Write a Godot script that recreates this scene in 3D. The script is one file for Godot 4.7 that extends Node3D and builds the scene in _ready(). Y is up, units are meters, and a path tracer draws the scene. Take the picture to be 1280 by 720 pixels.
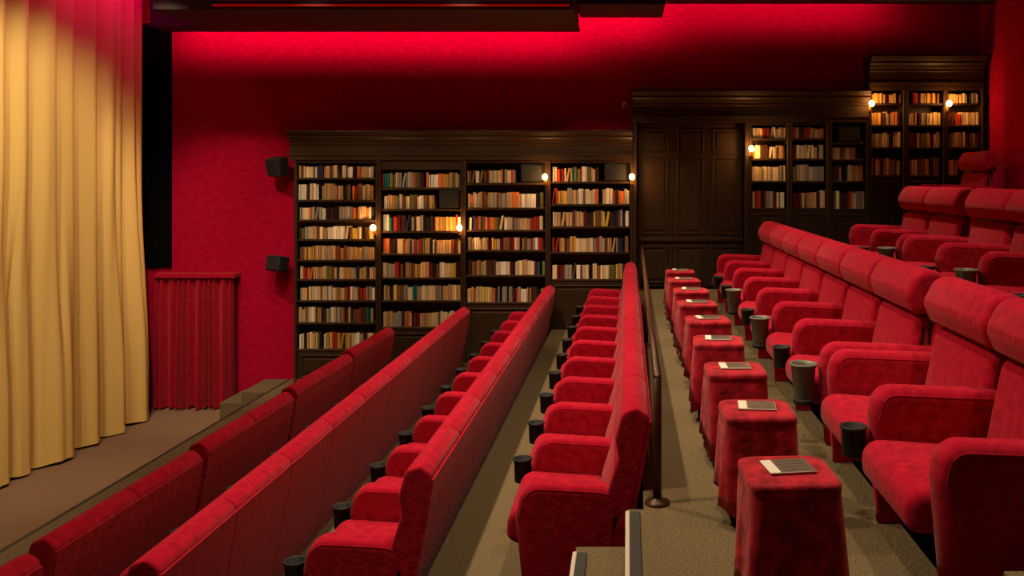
extends Node3D
# A cinema hall seen along its rows: stage curtain at -x, seat tiers climbing towards +x, bookcase wall at -z.
# World: metres, y = 0 is the carpet of the tier with the footstools, z = 0 is the camera.

const FRONT := -12.10      # front plane of the bookcases
const WALL := -12.40       # side wall behind them
const NEAR := 1.60         # side wall behind the camera
const F1 := -1.34
const F2 := -1.12
const F3 := -0.91
const F4 := -0.57
const F5 := 0.0
const F6 := 0.45
const F7 := 0.88
const STAGE := -1.74
const CEIL := 4.35

var M := {}
var used := {}
var rng := RandomNumberGenerator.new()

# ------------------------------------------------------------------ naming
func numbered(n: String) -> String:
	if not used.has(n):
		used[n] = 0
		return n
	used[n] += 1
	return "%s_%03d" % [n, used[n]]

func tag(o: Node3D, label: String, category: String, group := "", kind := "") -> Node3D:
	o.set_meta("label", label)
	o.set_meta("category", category)
	if group != "":
		o.set_meta("group", group)
	if kind != "":
		o.set_meta("kind", kind)
	return o

func thing(called: String, label: String, category: String, at := Vector3.ZERO, turn := 0.0, group := "") -> Node3D:
	var o := Node3D.new()
	o.name = numbered(called)
	add_child(o)
	o.position = at
	o.rotation.y = turn
	return tag(o, label, category, group)

func part(called: String, mesh: Mesh, mat: Material, parent: Node3D = null, at := Vector3.ZERO, turn := Vector3.ZERO) -> MeshInstance3D:
	var o := MeshInstance3D.new()
	o.mesh = mesh
	o.material_override = mat
	o.position = at
	o.rotation = turn
	if parent == null:
		o.name = numbered(called)
		add_child(o)
	else:
		o.name = called
		parent.add_child(o, true)
	return o

func structure(called: String, mesh: Mesh, mat: Material, label: String, category: String, at := Vector3.ZERO, turn := Vector3.ZERO) -> MeshInstance3D:
	var o := part(called, mesh, mat, null, at, turn)
	tag(o, label, category, "", "structure")
	return o

# ------------------------------------------------------------------ mesh helpers
func new_st() -> SurfaceTool:
	var st := SurfaceTool.new()
	st.begin(Mesh.PRIMITIVE_TRIANGLES)
	return st

func tri(st: SurfaceTool, a: Vector3, b: Vector3, c: Vector3) -> void:   # right-handed outward order in, clockwise out
	st.add_vertex(a)
	st.add_vertex(c)
	st.add_vertex(b)

func quad(st: SurfaceTool, a: Vector3, b: Vector3, c: Vector3, d: Vector3) -> void:
	tri(st, a, b, c)
	tri(st, a, c, d)

func done(st: SurfaceTool) -> ArrayMesh:
	st.generate_normals()
	st.index()
	return st.commit()

func add_box(st: SurfaceTool, lo: Vector3, hi: Vector3, bevel := 0.0) -> void:
	st.set_smooth_group(-1)
	var c := (lo + hi) / 2
	var h := (hi - lo) / 2
	var b: float = min(bevel, min(h.x, min(h.y, h.z)) * 0.9)
	if b <= 0.0:
		for ax in 3:
			for s in [-1.0, 1.0]:
				var n := Vector3.ZERO
				n[ax] = s
				var u := Vector3.ZERO
				u[(ax + 1) % 3] = 1
				var v := Vector3.ZERO
				v[(ax + 2) % 3] = s
				quad(st, c + (n - u - v) * h, c + (n + u - v) * h, c + (n + u + v) * h, c + (n - u + v) * h)
		return
	var hb := h - Vector3.ONE * b
	for ax in 3:
		var a1 := (ax + 1) % 3
		var a2 := (ax + 2) % 3
		for s in [-1.0, 1.0]:
			var ring: Array[Vector3] = []
			for k in [[-1, -1], [1, -1], [1, 1], [-1, 1]]:
				var p := Vector3.ZERO
				p[ax] = s * h[ax]
				p[a1] = k[0] * hb[a1]
				p[a2] = k[1] * s * hb[a2]
				ring.append(c + p)
			quad(st, ring[0], ring[1], ring[2], ring[3])
		# edges along axis ax
		for s1 in [-1.0, 1.0]:
			for s2 in [-1.0, 1.0]:
				var p1 := Vector3.ZERO
				p1[a1] = s1 * h[a1]
				p1[a2] = s2 * hb[a2]
				var p2 := Vector3.ZERO
				p2[a1] = s1 * hb[a1]
				p2[a2] = s2 * h[a2]
				var e := Vector3.ZERO
				e[ax] = hb[ax]
				if s1 * s2 > 0:
					quad(st, c + p1 - e, c + p2 - e, c + p2 + e, c + p1 + e)
					# swapped order gives the other winding
				else:
					quad(st, c + p2 - e, c + p1 - e, c + p1 + e, c + p2 + e)
	for sx in [-1.0, 1.0]:
		for sy in [-1.0, 1.0]:
			for sz in [-1.0, 1.0]:
				var s := Vector3(sx, sy, sz)
				var a := c + Vector3(h.x, hb.y, hb.z) * s
				var bb := c + Vector3(hb.x, h.y, hb.z) * s
				var d := c + Vector3(hb.x, hb.y, h.z) * s
				if sx * sy * sz > 0:
					tri(st, a, bb, d)
				else:
					tri(st, a, d, bb)

func box(lo: Vector3, hi: Vector3, bevel := 0.0) -> ArrayMesh:
	var st := new_st()
	add_box(st, lo, hi, bevel)
	return done(st)

# upholstered block: rounded edges, faces slightly puffed out
func add_cushion(st: SurfaceTool, c: Vector3, size: Vector3, r: float, puff := 0.01, seg := 4, mid := 4) -> void:
	st.set_smooth_group(0)
	var h := size / 2
	for ax in 3:
		var a1 := (ax + 1) % 3
		var a2 := (ax + 2) % 3
		var l1 := ticks(h[a1], r, seg, mid)
		var l2 := ticks(h[a2], r, seg, mid)
		for s in [-1.0, 1.0]:
			var g := []
			for u in l1:
				var row: Array[Vector3] = []
				for v in l2:
					var p := Vector3.ZERO
					p[ax] = s * h[ax]
					p[a1] = u
					p[a2] = v
					var inner := Vector3(clampf(p.x, -h.x + r, h.x - r), clampf(p.y, -h.y + r, h.y - r), clampf(p.z, -h.z + r, h.z - r))
					var n := (p - inner).normalized()
					var q := inner + n * r
					var f := (1.0 - pow(u / h[a1], 2)) * (1.0 - pow(v / h[a2], 2))
					q[ax] += s * puff * f
					row.append(c + q)
				g.append(row)
			for i in l1.size() - 1:
				for j in l2.size() - 1:
					if s > 0:
						quad(st, g[i][j], g[i + 1][j], g[i + 1][j + 1], g[i][j + 1])
					else:
						quad(st, g[i][j], g[i][j + 1], g[i + 1][j + 1], g[i + 1][j])

func ticks(h: float, r: float, seg: int, mid: int) -> Array:
	var out := []
	for i in seg:
		out.append(-h + r * (1.0 - cos(PI / 2 * i / seg)) if false else -h + r * tan(PI / 4 * i / seg))
	for i in mid + 1:
		out.append(lerpf(-h + r, h - r, float(i) / mid))
	for i in range(seg - 1, -1, -1):
		out.append(h - r * tan(PI / 4 * i / seg))
	return out

func cushion(size: Vector3, r: float, puff := 0.01) -> ArrayMesh:
	var st := new_st()
	add_cushion(st, Vector3.ZERO, size, r, puff)
	return done(st)

# a closed outline in x and y, drawn out along z with rounded rims
func add_slab(st: SurfaceTool, poly_in: Array, z0: float, z1: float, r: float, steps := 3, smooth := true) -> void:
	st.set_smooth_group(0 if smooth else -1)
	var poly := poly_in.duplicate()
	var area := 0.0
	for i in poly.size():
		var a: Vector2 = poly[i]
		var b: Vector2 = poly[(i + 1) % poly.size()]
		area += a.cross(b)
	if area < 0:
		poly.reverse()
	var n := poly.size()
	var nrm: Array[Vector2] = []
	for i in n:
		var e1: Vector2 = (poly[i] - poly[(i + n - 1) % n]).normalized()
		var e2: Vector2 = (poly[(i + 1) % n] - poly[i]).normalized()
		var m := Vector2(e1.y + e2.y, -e1.x - e2.x)
		m = m.normalized() / maxf(0.5, sqrt(maxf(0.0, (1.0 + e1.dot(e2)) / 2.0)))
		nrm.append(m)
	var rings := []
	var levels := []
	if r <= 0.0:
		levels = [[0.0, z0], [0.0, z1]]
	else:
		var flat_rim := minf(0.012, r * 0.6)
		levels.append([r + flat_rim, z0])
		for i in steps + 1:
			var a := PI / 2 * i / steps
			levels.append([r * (1.0 - sin(a)), z0 + r * (1.0 - cos(a))])
		for i in range(steps, -1, -1):
			var a := PI / 2 * i / steps
			levels.append([r * (1.0 - sin(a)), z1 - r * (1.0 - cos(a))])
		levels.append([r + flat_rim, z1])
	for l in levels:
		var ring: Array[Vector3] = []
		for i in n:
			var p: Vector2 = poly[i] - nrm[i] * l[0]
			ring.append(Vector3(p.x, p.y, l[1]))
		rings.append(ring)
	for k in rings.size() - 1:
		for i in n:
			var j := (i + 1) % n
			quad(st, rings[k][i], rings[k][j], rings[k + 1][j], rings[k + 1][i])
	var flat := PackedVector2Array()
	for v in poly:
		flat.append(v)
	var t := Geometry2D.triangulate_polygon(flat)
	st.set_smooth_group(0 if r > 0.0 and smooth else -1)
	for k in range(0, t.size(), 3):
		var a := t[k]
		var b := t[k + 1]
		var c := t[k + 2]
		if (flat[b] - flat[a]).cross(flat[c] - flat[a]) < 0:
			var s := b
			b = c
			c = s
		tri(st, rings[-1][a], rings[-1][b], rings[-1][c])
		tri(st, rings[0][a], rings[0][c], rings[0][b])

func slab(poly: Array, z0: float, z1: float, r := 0.0, smooth := true) -> ArrayMesh:
	var st := new_st()
	add_slab(st, poly, z0, z1, r, 3, smooth)
	return done(st)

# outline with rounded corners: each entry is [x, y, radius]
func rounded(pts: Array, seg := 5) -> Array:
	var out := []
	var n := pts.size()
	for i in n:
		var p := Vector2(pts[i][0], pts[i][1])
		var r: float = pts[i][2]
		if r <= 0.0:
			out.append(p)
			continue
		var a := Vector2(pts[(i + n - 1) % n][0], pts[(i + n - 1) % n][1])
		var b := Vector2(pts[(i + 1) % n][0], pts[(i + 1) % n][1])
		var u := (a - p).normalized()
		var v := (b - p).normalized()
		var half := acos(clampf(u.dot(v), -1, 1)) / 2
		var t := r / tan(half)
		var c := p + (u + v).normalized() * (r / sin(half))
		var s := p + u * t - c
		var e := p + v * t - c
		var ang := s.angle_to(e)
		for k in seg + 1:
			out.append(c + s.rotated(ang * k / seg))
	return out

func add_lathe(st: SurfaceTool, prof: Array, seg := 20, at := Vector3.ZERO, smooth := true) -> void:   # [[r, y] ...] from bottom to top
	st.set_smooth_group(0 if smooth else -1)
	for k in prof.size() - 1:
		for i in seg:
			var a := TAU * i / seg
			var b := TAU * (i + 1) / seg
			var p0 := at + Vector3(cos(a) * prof[k][0], prof[k][1], sin(a) * prof[k][0])
			var p1 := at + Vector3(cos(b) * prof[k][0], prof[k][1], sin(b) * prof[k][0])
			var q0 := at + Vector3(cos(a) * prof[k + 1][0], prof[k + 1][1], sin(a) * prof[k + 1][0])
			var q1 := at + Vector3(cos(b) * prof[k + 1][0], prof[k + 1][1], sin(b) * prof[k + 1][0])
			if prof[k][0] > 0.0001:
				tri(st, p0, q0, p1)
			if prof[k + 1][0] > 0.0001:
				tri(st, p1, q0, q1)

func lathe(prof: Array, seg := 20) -> ArrayMesh:
	var st := new_st()
	add_lathe(st, prof, seg)
	return done(st)

func tube(path: Array, r: float, seg := 10) -> ArrayMesh:
	var st := new_st()
	st.set_smooth_group(0)
	var rings := []
	for i in path.size():
		var p: Vector3 = path[i]
		var d: Vector3 = (path[min(i + 1, path.size() - 1)] - path[max(i - 1, 0)]).normalized()
		var u := d.cross(Vector3.UP if absf(d.y) < 0.9 else Vector3.RIGHT).normalized()
		var v := u.cross(d).normalized()
		var ring: Array[Vector3] = []
		for k in seg:
			var a := TAU * k / seg
			ring.append(p + (u * cos(a) + v * sin(a)) * r)
		rings.append(ring)
	for i in rings.size() - 1:
		for k in seg:
			var j := (k + 1) % seg
			quad(st, rings[i][k], rings[i][j], rings[i + 1][j], rings[i + 1][k])
	for k in range(1, seg - 1):
		tri(st, rings[0][0], rings[0][k + 1], rings[0][k])
		tri(st, rings[-1][0], rings[-1][k], rings[-1][k + 1])
	return done(st)

# ------------------------------------------------------------------ materials
func noise_image(size: int, seed_: int, freq: float, octaves: int, lo: Color, hi: Color, stretch := 1.0, contrast := 1.0) -> Image:
	var n := FastNoiseLite.new()
	n.seed = seed_
	n.frequency = freq
	n.fractal_octaves = octaves
	n.noise_type = FastNoiseLite.TYPE_SIMPLEX_SMOOTH
	var src := n.get_seamless_image(size, size)
	var img := Image.create(size, size, false, Image.FORMAT_RGB8)
	for y in size:
		for x in size:
			var v := src.get_pixel(x, int(y * stretch) % size).r
			v = clampf((v - 0.5) * contrast + 0.5, 0, 1)
			img.set_pixel(x, y, lo.lerp(hi, v))
	return img

func tex(img: Image) -> ImageTexture:
	img.generate_mipmaps()
	return ImageTexture.create_from_image(img)

func mat(called: String, col: Color, rough := 0.8, metal := 0.0) -> StandardMaterial3D:
	var m := StandardMaterial3D.new()
	m.resource_name = called
	m.albedo_color = col
	m.roughness = rough
	m.metallic = metal
	M[called] = m
	return m

func textured(called: String, img: Image, scale: float, rough := 0.9, bump: Image = null, bump_cm := 0.0) -> StandardMaterial3D:
	var m := mat(called, Color.WHITE, rough)
	m.albedo_texture = tex(img)
	m.uv1_triplanar = true
	m.uv1_world_triplanar = true
	m.uv1_scale = Vector3.ONE * scale
	if bump != null:
		m.heightmap_enabled = true
		m.heightmap_texture = tex(bump)
		m.heightmap_scale = bump_cm
	return m

func make_materials() -> void:
	var fine := noise_image(256, 3, 0.12, 4, Color.BLACK, Color.WHITE, 1.0, 1.6)
	var v := textured("velvet", noise_image(512, 11, 0.03, 5, Color(0.56, 0.05, 0.145), Color(0.70, 0.095, 0.195), 1.0, 1.3), 1.0, 0.75, fine, 0.1)
	v.rim_enabled = true
	v.rim = 0.15
	v.rim_tint = 1.0
	v.albedo_color = Color(1, 1, 1)
	v.specular_mode = BaseMaterial3D.SPECULAR_DISABLED
	var cv := textured("crushed_velvet", noise_image(512, 29, 0.016, 5, Color(0.53, 0.04, 0.12), Color(0.75, 0.11, 0.20), 1.0, 2.2), 1.2, 0.6, noise_image(256, 33, 0.03, 4, Color.BLACK, Color.WHITE, 1.0, 2.0), 0.4)
	cv.rim_enabled = true
	cv.rim = 0.25
	cv.rim_tint = 1.0
	cv.metallic_specular = 0.25
	var w := textured("wall_fabric", noise_image(512, 41, 0.03, 5, Color(0.60, 0.05, 0.185), Color(0.68, 0.065, 0.21), 2.0, 1.8), 0.5, 0.8, noise_image(256, 44, 0.05, 4, Color.BLACK, Color.WHITE, 2.0, 1.5), 0.02)
	w.specular_mode = BaseMaterial3D.SPECULAR_DISABLED
	var g := textured("gold_cloth", noise_image(512, 51, 0.09, 4, Color(0.82, 0.69, 0.40), Color(0.88, 0.76, 0.46), 1.0, 1.0), 1.3, 0.65, fine, 0.04)
	g.metallic_specular = 0.3
	textured("carpet", noise_image(512, 61, 0.16, 5, Color(0.34, 0.295, 0.22), Color(0.47, 0.415, 0.315), 1.0, 1.7), 1.0, 1.0, fine, 0.4).specular_mode = BaseMaterial3D.SPECULAR_DISABLED
	textured("stage_carpet", noise_image(512, 67, 0.12, 4, Color(0.45, 0.37, 0.29), Color(0.55, 0.46, 0.37), 1.0, 1.6), 0.9, 1.0, fine, 0.3).specular_mode = BaseMaterial3D.SPECULAR_DISABLED
	var wood := textured("dark_wood", noise_image(512, 71, 0.05, 4, Color(0.165, 0.115, 0.065), Color(0.245, 0.175, 0.10), 1.0, 1.8), 1.0, 0.45)
	wood.metallic_specular = 0.4
	mat("ceiling_black", Color(0.13, 0.08, 0.085), 0.7)
	mat("ceiling_red", Color(0.30, 0.07, 0.09), 0.8)
	mat("black_cloth", Color(0.045, 0.04, 0.04), 1.0).specular_mode = BaseMaterial3D.SPECULAR_DISABLED
	mat("black_plastic", Color(0.075, 0.08, 0.085), 0.7)
	mat("grille", Color(0.07, 0.07, 0.075), 0.8)
	mat("rubber", Color(0.17, 0.17, 0.17), 0.6)
	mat("aluminium", Color(0.84, 0.80, 0.76), 0.4, 0.25)
	mat("bronze", Color(0.25, 0.14, 0.08), 0.4, 0.4)
	mat("brass", Color(0.66, 0.48, 0.24), 0.35, 1.0)
	mat("bucket_grey", Color(0.42, 0.43, 0.39), 0.35)
	mat("bucket_inside", Color(0.50, 0.49, 0.36), 0.6)
	mat("card_white", Color(0.90, 0.88, 0.83), 0.6)
	mat("card_grey", Color(0.40, 0.37, 0.34), 0.35)
	mat("card_dark", Color(0.20, 0.18, 0.17), 0.4)
	var b := mat("bulb", Color(1, 0.93, 0.8), 0.3)
	b.emission_enabled = true
	b.emission = Color(1.0, 0.80, 0.50)
	b.emission_energy_multiplier = 9.0
	var d := mat("lens", Color(1, 0.95, 0.85), 0.3)
	d.emission_enabled = true
	d.emission = Color(1.0, 0.82, 0.58)
	d.emission_energy_multiplier = 6.0
	var r := mat("red_led", Color(0.6, 0.02, 0.08), 0.4)
	r.emission_enabled = true
	r.emission = Color(1.0, 0.0, 0.10)
	r.emission_energy_multiplier = 1.6
	var r2 := mat("red_led_dim", Color(0.4, 0.02, 0.05), 0.4)
	r2.emission_enabled = true
	r2.emission = Color(1.0, 0.01, 0.06)
	r2.emission_energy_multiplier = 0.16

# ------------------------------------------------------------------ lights
const WARM := Color(1.0, 0.88, 0.72)

func downlight(x: float, z: float, y: float, energy: float, aim: Vector3, angle: float, label: String) -> void:
	var t := thing("downlight", label, "lamp", Vector3(x, y, z), 0.0, "ceiling downlights")
	part("ring", lathe([[0.085, 0.0], [0.11, -0.012], [0.115, 0.0]], 20), M.black_plastic, t)
	part("lens", lathe([[0.0, -0.004], [0.085, -0.004]], 20), M.lens, t)
	var l := SpotLight3D.new()
	l.name = "beam"
	l.light_color = WARM
	l.light_energy = energy
	l.light_size = 0.08
	l.spot_angle = angle
	l.spot_angle_attenuation = 0.7
	l.spot_range = 30.0
	l.spot_attenuation = 2.0
	l.shadow_enabled = true
	t.add_child(l)
	l.position = Vector3(0, -0.03, 0)
	var dir := (aim - Vector3(x, y - 0.03, z)).normalized()
	l.basis = Basis.looking_at(dir, Vector3.FORWARD if absf(dir.y) > 0.9 else Vector3.UP)

func red_strip(a: Vector3, b: Vector3, aim: Vector3, energy: float, label: String) -> void:
	var along := b - a
	var tall := 0.09 if a.z < -11.0 and a.x != b.x else 0.024
	var t := thing("led_strip", label, "light strip", (a + b) / 2, 0.0, "red cove lights")
	var st := new_st()
	add_box(st, -along.abs() / 2 - Vector3(0.012, tall / 2, 0.012), along.abs() / 2 + Vector3(0.012, tall / 2, 0.012))
	part("diffuser", done(st), M.red_led if energy > 0.3 else M.red_led_dim, t)
	var l := AreaLight3D.new()
	l.name = "glow"
	l.light_color = Color(1.0, 0.0, 0.6)
	l.light_energy = energy
	l.area_size = Vector2(along.length(), maxf(tall, 0.03))
	l.area_range = 30.0
	l.area_attenuation = 2.0
	l.shadow_enabled = true
	t.add_child(l)
	var d := aim.normalized()
	var xa := along.normalized()
	l.basis = Basis(xa, (-d).cross(xa), -d)
	l.position = d * 0.03

# ------------------------------------------------------------------ seats
var seat_parts := {}
const P := 0.75            # pitch of the plain seats
const Q := 0.83            # pitch of the club seats

func make_seat_meshes() -> void:
	var s := {}
	# plain seat, facing -x, x = 0 at the rear foot of the arm
	var arm := rounded([[-0.49, 0.0, 0.0], [-0.535, 0.44, 0.08], [-0.50, 0.605, 0.11], [-0.12, 0.585, 0.0], [0.0, 0.565, 0.10], [-0.03, 0.0, 0.0]], 6)
	s.arm = slab(arm, -0.069, 0.069, 0.035)
	s.piping = piping(arm, 0.024, 0.063, 0.006)
	var back := rounded([[-0.16, 0.10, 0.02], [-0.12, 0.42, 0.0], [-0.02, 0.735, 0.04], [-0.035, 0.83, 0.05], [0.0, 0.96, 0.05], [0.075, 0.985, 0.035], [0.142, 0.94, 0.05], [0.118, 0.78, 0.05], [-0.02, 0.06, 0.02]], 5)
	s.back = slab(back, -P / 2 + 0.002, P / 2 - 0.002, 0.014)
	var seat := rounded([[-0.60, 0.27, 0.05], [-0.59, 0.43, 0.08], [-0.12, 0.40, 0.03], [-0.12, 0.24, 0.02], [-0.50, 0.22, 0.04]], 5)
	s.seat = slab(seat, -P / 2 + 0.006, P / 2 - 0.145, 0.03)
	s.base = box(Vector3(-0.46, 0.0, -P / 2 + 0.01), Vector3(-0.10, 0.235, P / 2 - 0.145), 0.01)
	s.rear = slab(rounded([[-0.020, 0.0, 0.0], [0.129, 0.785, 0.0], [0.149, 0.915, 0.0], [0.120, 0.915, 0.0], [0.10, 0.78, 0.0], [-0.045, 0.0, 0.0]]), -P / 2 + 0.003, P / 2 - 0.003, 0.002, false)
	s.cup = cup_mesh(0.055, 0.14)
	# club seat, x = 0 at the front of the head cushion
	var carm := rounded([[-0.53, 0.0, 0.0], [-0.57, 0.46, 0.10], [-0.54, 0.60, 0.10], [-0.05, 0.58, 0.0], [0.17, 0.575, 0.06], [0.17, 0.0, 0.0]], 6)
	s.club_arm = slab(carm, -0.074, 0.074, 0.05)
	s.club_piping = piping(carm, 0.034, 0.066, 0.007)
	var cback := rounded([[-0.095, 0.30, 0.04], [0.0, 0.755, 0.07], [0.10, 0.75, 0.03], [0.06, 0.30, 0.03]], 5)
	s.club_back = slab(cback, -Q / 2 + 0.02, Q / 2 - 0.06, 0.05)
	var roll := rounded([[-0.03, 0.765, 0.06], [-0.075, 0.88, 0.09], [0.0, 1.02, 0.09], [0.16, 1.02, 0.07], [0.15, 0.765, 0.03]], 6)
	s.club_roll = slab(roll, -Q / 2 + 0.008, Q / 2 - 0.008, 0.04)
	var shell := rounded([[0.03, 0.02, 0.02], [0.105, 0.74, 0.0], [0.155, 0.96, 0.03], [0.22, 0.96, 0.04], [0.20, 0.02, 0.02]], 5)
	s.club_shell = slab(shell, -Q / 2 + 0.02, Q / 2 - 0.02, 0.03)
	var cseat := rounded([[-0.63, 0.20, 0.06], [-0.64, 0.385, 0.085], [-0.06, 0.345, 0.04], [-0.04, 0.20, 0.03]], 6)
	s.club_seat = slab(cseat, -Q / 2 + 0.006, Q / 2 - 0.155, 0.045)
	s.club_base = slab(rounded([[-0.46, 0.0, 0.0], [-0.48, 0.197, 0.01], [-0.05, 0.197, 0.01], [-0.05, 0.0, 0.0]]), -Q / 2 + 0.015, Q / 2 - 0.16, 0.01)
	s.club_side = slab(rounded([[-0.56, 0.0, 0.0], [-0.58, 0.198, 0.0], [-0.05, 0.198, 0.0], [-0.05, 0.0, 0.0]]), -0.022, 0.022, 0.008)
	s.holder = cup_mesh(0.06, 0.14)
	# bucket
	var st := new_st()
	add_lathe(st, [[0.0, 0.0], [0.052, 0.0], [0.056, 0.006], [0.072, 0.185], [0.080, 0.19], [0.084, 0.197], [0.080, 0.204], [0.070, 0.202], [0.066, 0.17], [0.052, 0.02], [0.0, 0.02]], 22)
	s.bucket = done(st)
	s.bucket_fill = lathe([[0.067, 0.168], [0.045, 0.178], [0.02, 0.172], [0.0, 0.182]], 14)
	st = new_st()
	add_lathe(st, [[0.0, 0.0], [0.055, 0.0], [0.06, 0.006], [0.060, 0.03], [0.056, 0.034], [0.0, 0.034]], 18)
	s.bracket = done(st)
	seat_parts = s

func piping(outline: Array, inset: float, z: float, r: float) -> ArrayMesh:
	var path := []
	var n := outline.size()
	for i in n:
		var e1: Vector2 = (outline[i] - outline[(i + n - 1) % n]).normalized()
		var e2: Vector2 = (outline[(i + 1) % n] - outline[i]).normalized()
		var m := Vector2(e1.y + e2.y, -e1.x - e2.x).normalized() * (-1.0 if e1.cross(e2) < 0 or turn_of(outline) < 0 else 1.0)
		var p: Vector2 = outline[i] - m * inset
		if outline[i].y > 0.05:
			path.append(Vector3(p.x, p.y, z))
	return tube(path, r, 6)

func turn_of(outline: Array) -> float:
	var a := 0.0
	for i in outline.size():
		a += outline[i].cross(outline[(i + 1) % outline.size()])
	return a

func cup_mesh(r: float, h: float) -> ArrayMesh:
	var st := new_st()
	add_lathe(st, [[0.0, 0.0], [r * 0.82, 0.0], [r * 0.86, 0.006], [r * 0.94, h - 0.02], [r * 1.06, h - 0.014], [r * 1.06, h - 0.002], [r * 1.0, h], [r * 0.86, h - 0.004], [r * 0.80, 0.02], [0.0, 0.02]], 20)
	return done(st)

func plain_seat(label: String, group: String, at: Vector3, far_arm: bool, cup: bool) -> Node3D:
	var t := thing("cinema_seat", label, "seat", at, 0.0, group)
	var s := seat_parts
	part("seat_cushion", s.seat, M.velvet, t)
	part("backrest", s.back, M.velvet, t)
	part("rear_panel", s.rear, M.velvet, t)
	part("base", s.base, M.black_cloth, t)
	var a := part("armrest", s.arm, M.velvet, t, Vector3(0, 0, P / 2 - 0.07))
	part("piping", s.piping, M.velvet, a)
	if cup:
		part("cup_holder", s.cup, M.black_plastic, a, Vector3(-0.595, 0.33, -0.005))
	if far_arm:
		part("armrest", s.arm, M.velvet, t, Vector3(0, 0, -P / 2 - 0.07))
	return t

func club_seat(label: String, group: String, at: Vector3, near_arm: bool, far_arm: bool, holder: int) -> Node3D:
	var t := thing("club_seat", label, "seat", at, 0.0, group)
	var s := seat_parts
	part("seat_cushion", s.club_seat, M.velvet, t)
	part("back_cushion", s.club_back, M.velvet, t)
	part("head_cushion", s.club_roll, M.velvet, t)
	part("back_shell", s.club_shell, M.velvet, t)
	part("base", s.club_base, M.black_cloth, t)
	part("side_panel", s.club_side, M.velvet, t, Vector3(0, 0, -Q / 2 + 0.03))
	for side in [1, -1]:
		if (side == 1 and near_arm) or (side == -1 and far_arm):
			var a := part("armrest", s.club_arm, M.velvet, t, Vector3(0, 0, Q / 2 - 0.075 if side == 1 else -Q / 2 - 0.075))
			part("piping", s.club_piping, M.velvet, a)
			if side == 1 and holder == 1:
				part("cup_holder", s.holder, M.black_plastic, a, Vector3(-0.64, 0.27, 0))
			elif side == 1 and holder == 2:
				part("cup_bracket", s.bracket, M.black_plastic, a, Vector3(-0.66, 0.235, 0))
	return t

func ordinal(k: int) -> String:
	return ["first", "second", "third", "fourth", "fifth", "sixth", "seventh", "eighth", "ninth", "tenth", "eleventh"][k]

func build_plain_row(origin: float, floor_y: float, d0: float, count: int, row: String, cup_from: int) -> void:
	for k in count:
		var d := d0 + P / 2 + k * P
		var l := "red velvet cinema seat, %s from the bookcases in the %s" % [ordinal(count - 1 - k), row]
		plain_seat(l, "seats of the " + row, Vector3(origin, floor_y, -d), k == count - 1, k >= cup_from)

func build_love_seats() -> void:
	var w := 1.50
	var s := {}
	var back := rounded([[-0.16, 0.10, 0.02], [-0.12, 0.42, 0.0], [-0.02, 0.735, 0.04], [-0.035, 0.83, 0.05], [0.0, 0.96, 0.05], [0.075, 0.985, 0.035], [0.142, 0.94, 0.05], [0.118, 0.78, 0.05], [-0.02, 0.06, 0.02]], 5)
	s.back = slab(back, -0.374, 0.374, 0.014)
	s.shell = slab(rounded([[-0.008, 0.06, 0.0], [0.129, 0.785, 0.0], [0.149, 0.915, 0.0], [0.120, 0.915, 0.0], [0.10, 0.78, 0.0], [-0.03, 0.06, 0.0]]), -w / 2 + 0.002, w / 2 - 0.002, 0.002, false)
	s.seat = slab(rounded([[-0.62, 0.24, 0.05], [-0.61, 0.43, 0.08], [-0.12, 0.40, 0.03], [-0.12, 0.22, 0.02]], 5), -0.30, 0.30, 0.03)
	s.base = box(Vector3(-0.5, 0.0, -0.62), Vector3(-0.08, 0.225, 0.62), 0.01)
	for k in 5:
		var d := 3.66 + k * 1.66
		var t := thing("love_seat", "red velvet two-person seat, %s from the bookcases in the front row beside the stage" % ordinal(4 - k), "seat", Vector3(-3.16, F1, -d), deg_to_rad(-1.5), "paired seats of the front row")
		for c in [1, -1]:
			part("backrest", s.back, M.velvet, t, Vector3(0, 0, c * 0.375))
			part("seat_cushion", s.seat, M.velvet, t, Vector3(0, 0, c * 0.31))
			part("armrest", seat_parts.arm, M.velvet, t, Vector3(0, 0, c * 0.68))
		part("rear_panel", s.shell, M.velvet, t)
		part("base", s.base, M.black_cloth, t)

func bucket(at: Vector3, label: String) -> void:
	var t := thing("drinks_bucket", label, "bucket", at, 0.0, "grey buckets on the seat arms")
	part("body", seat_parts.bucket, M.bucket_grey, t)
	part("filling", seat_parts.bucket_fill, M.bucket_inside, t)

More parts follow.
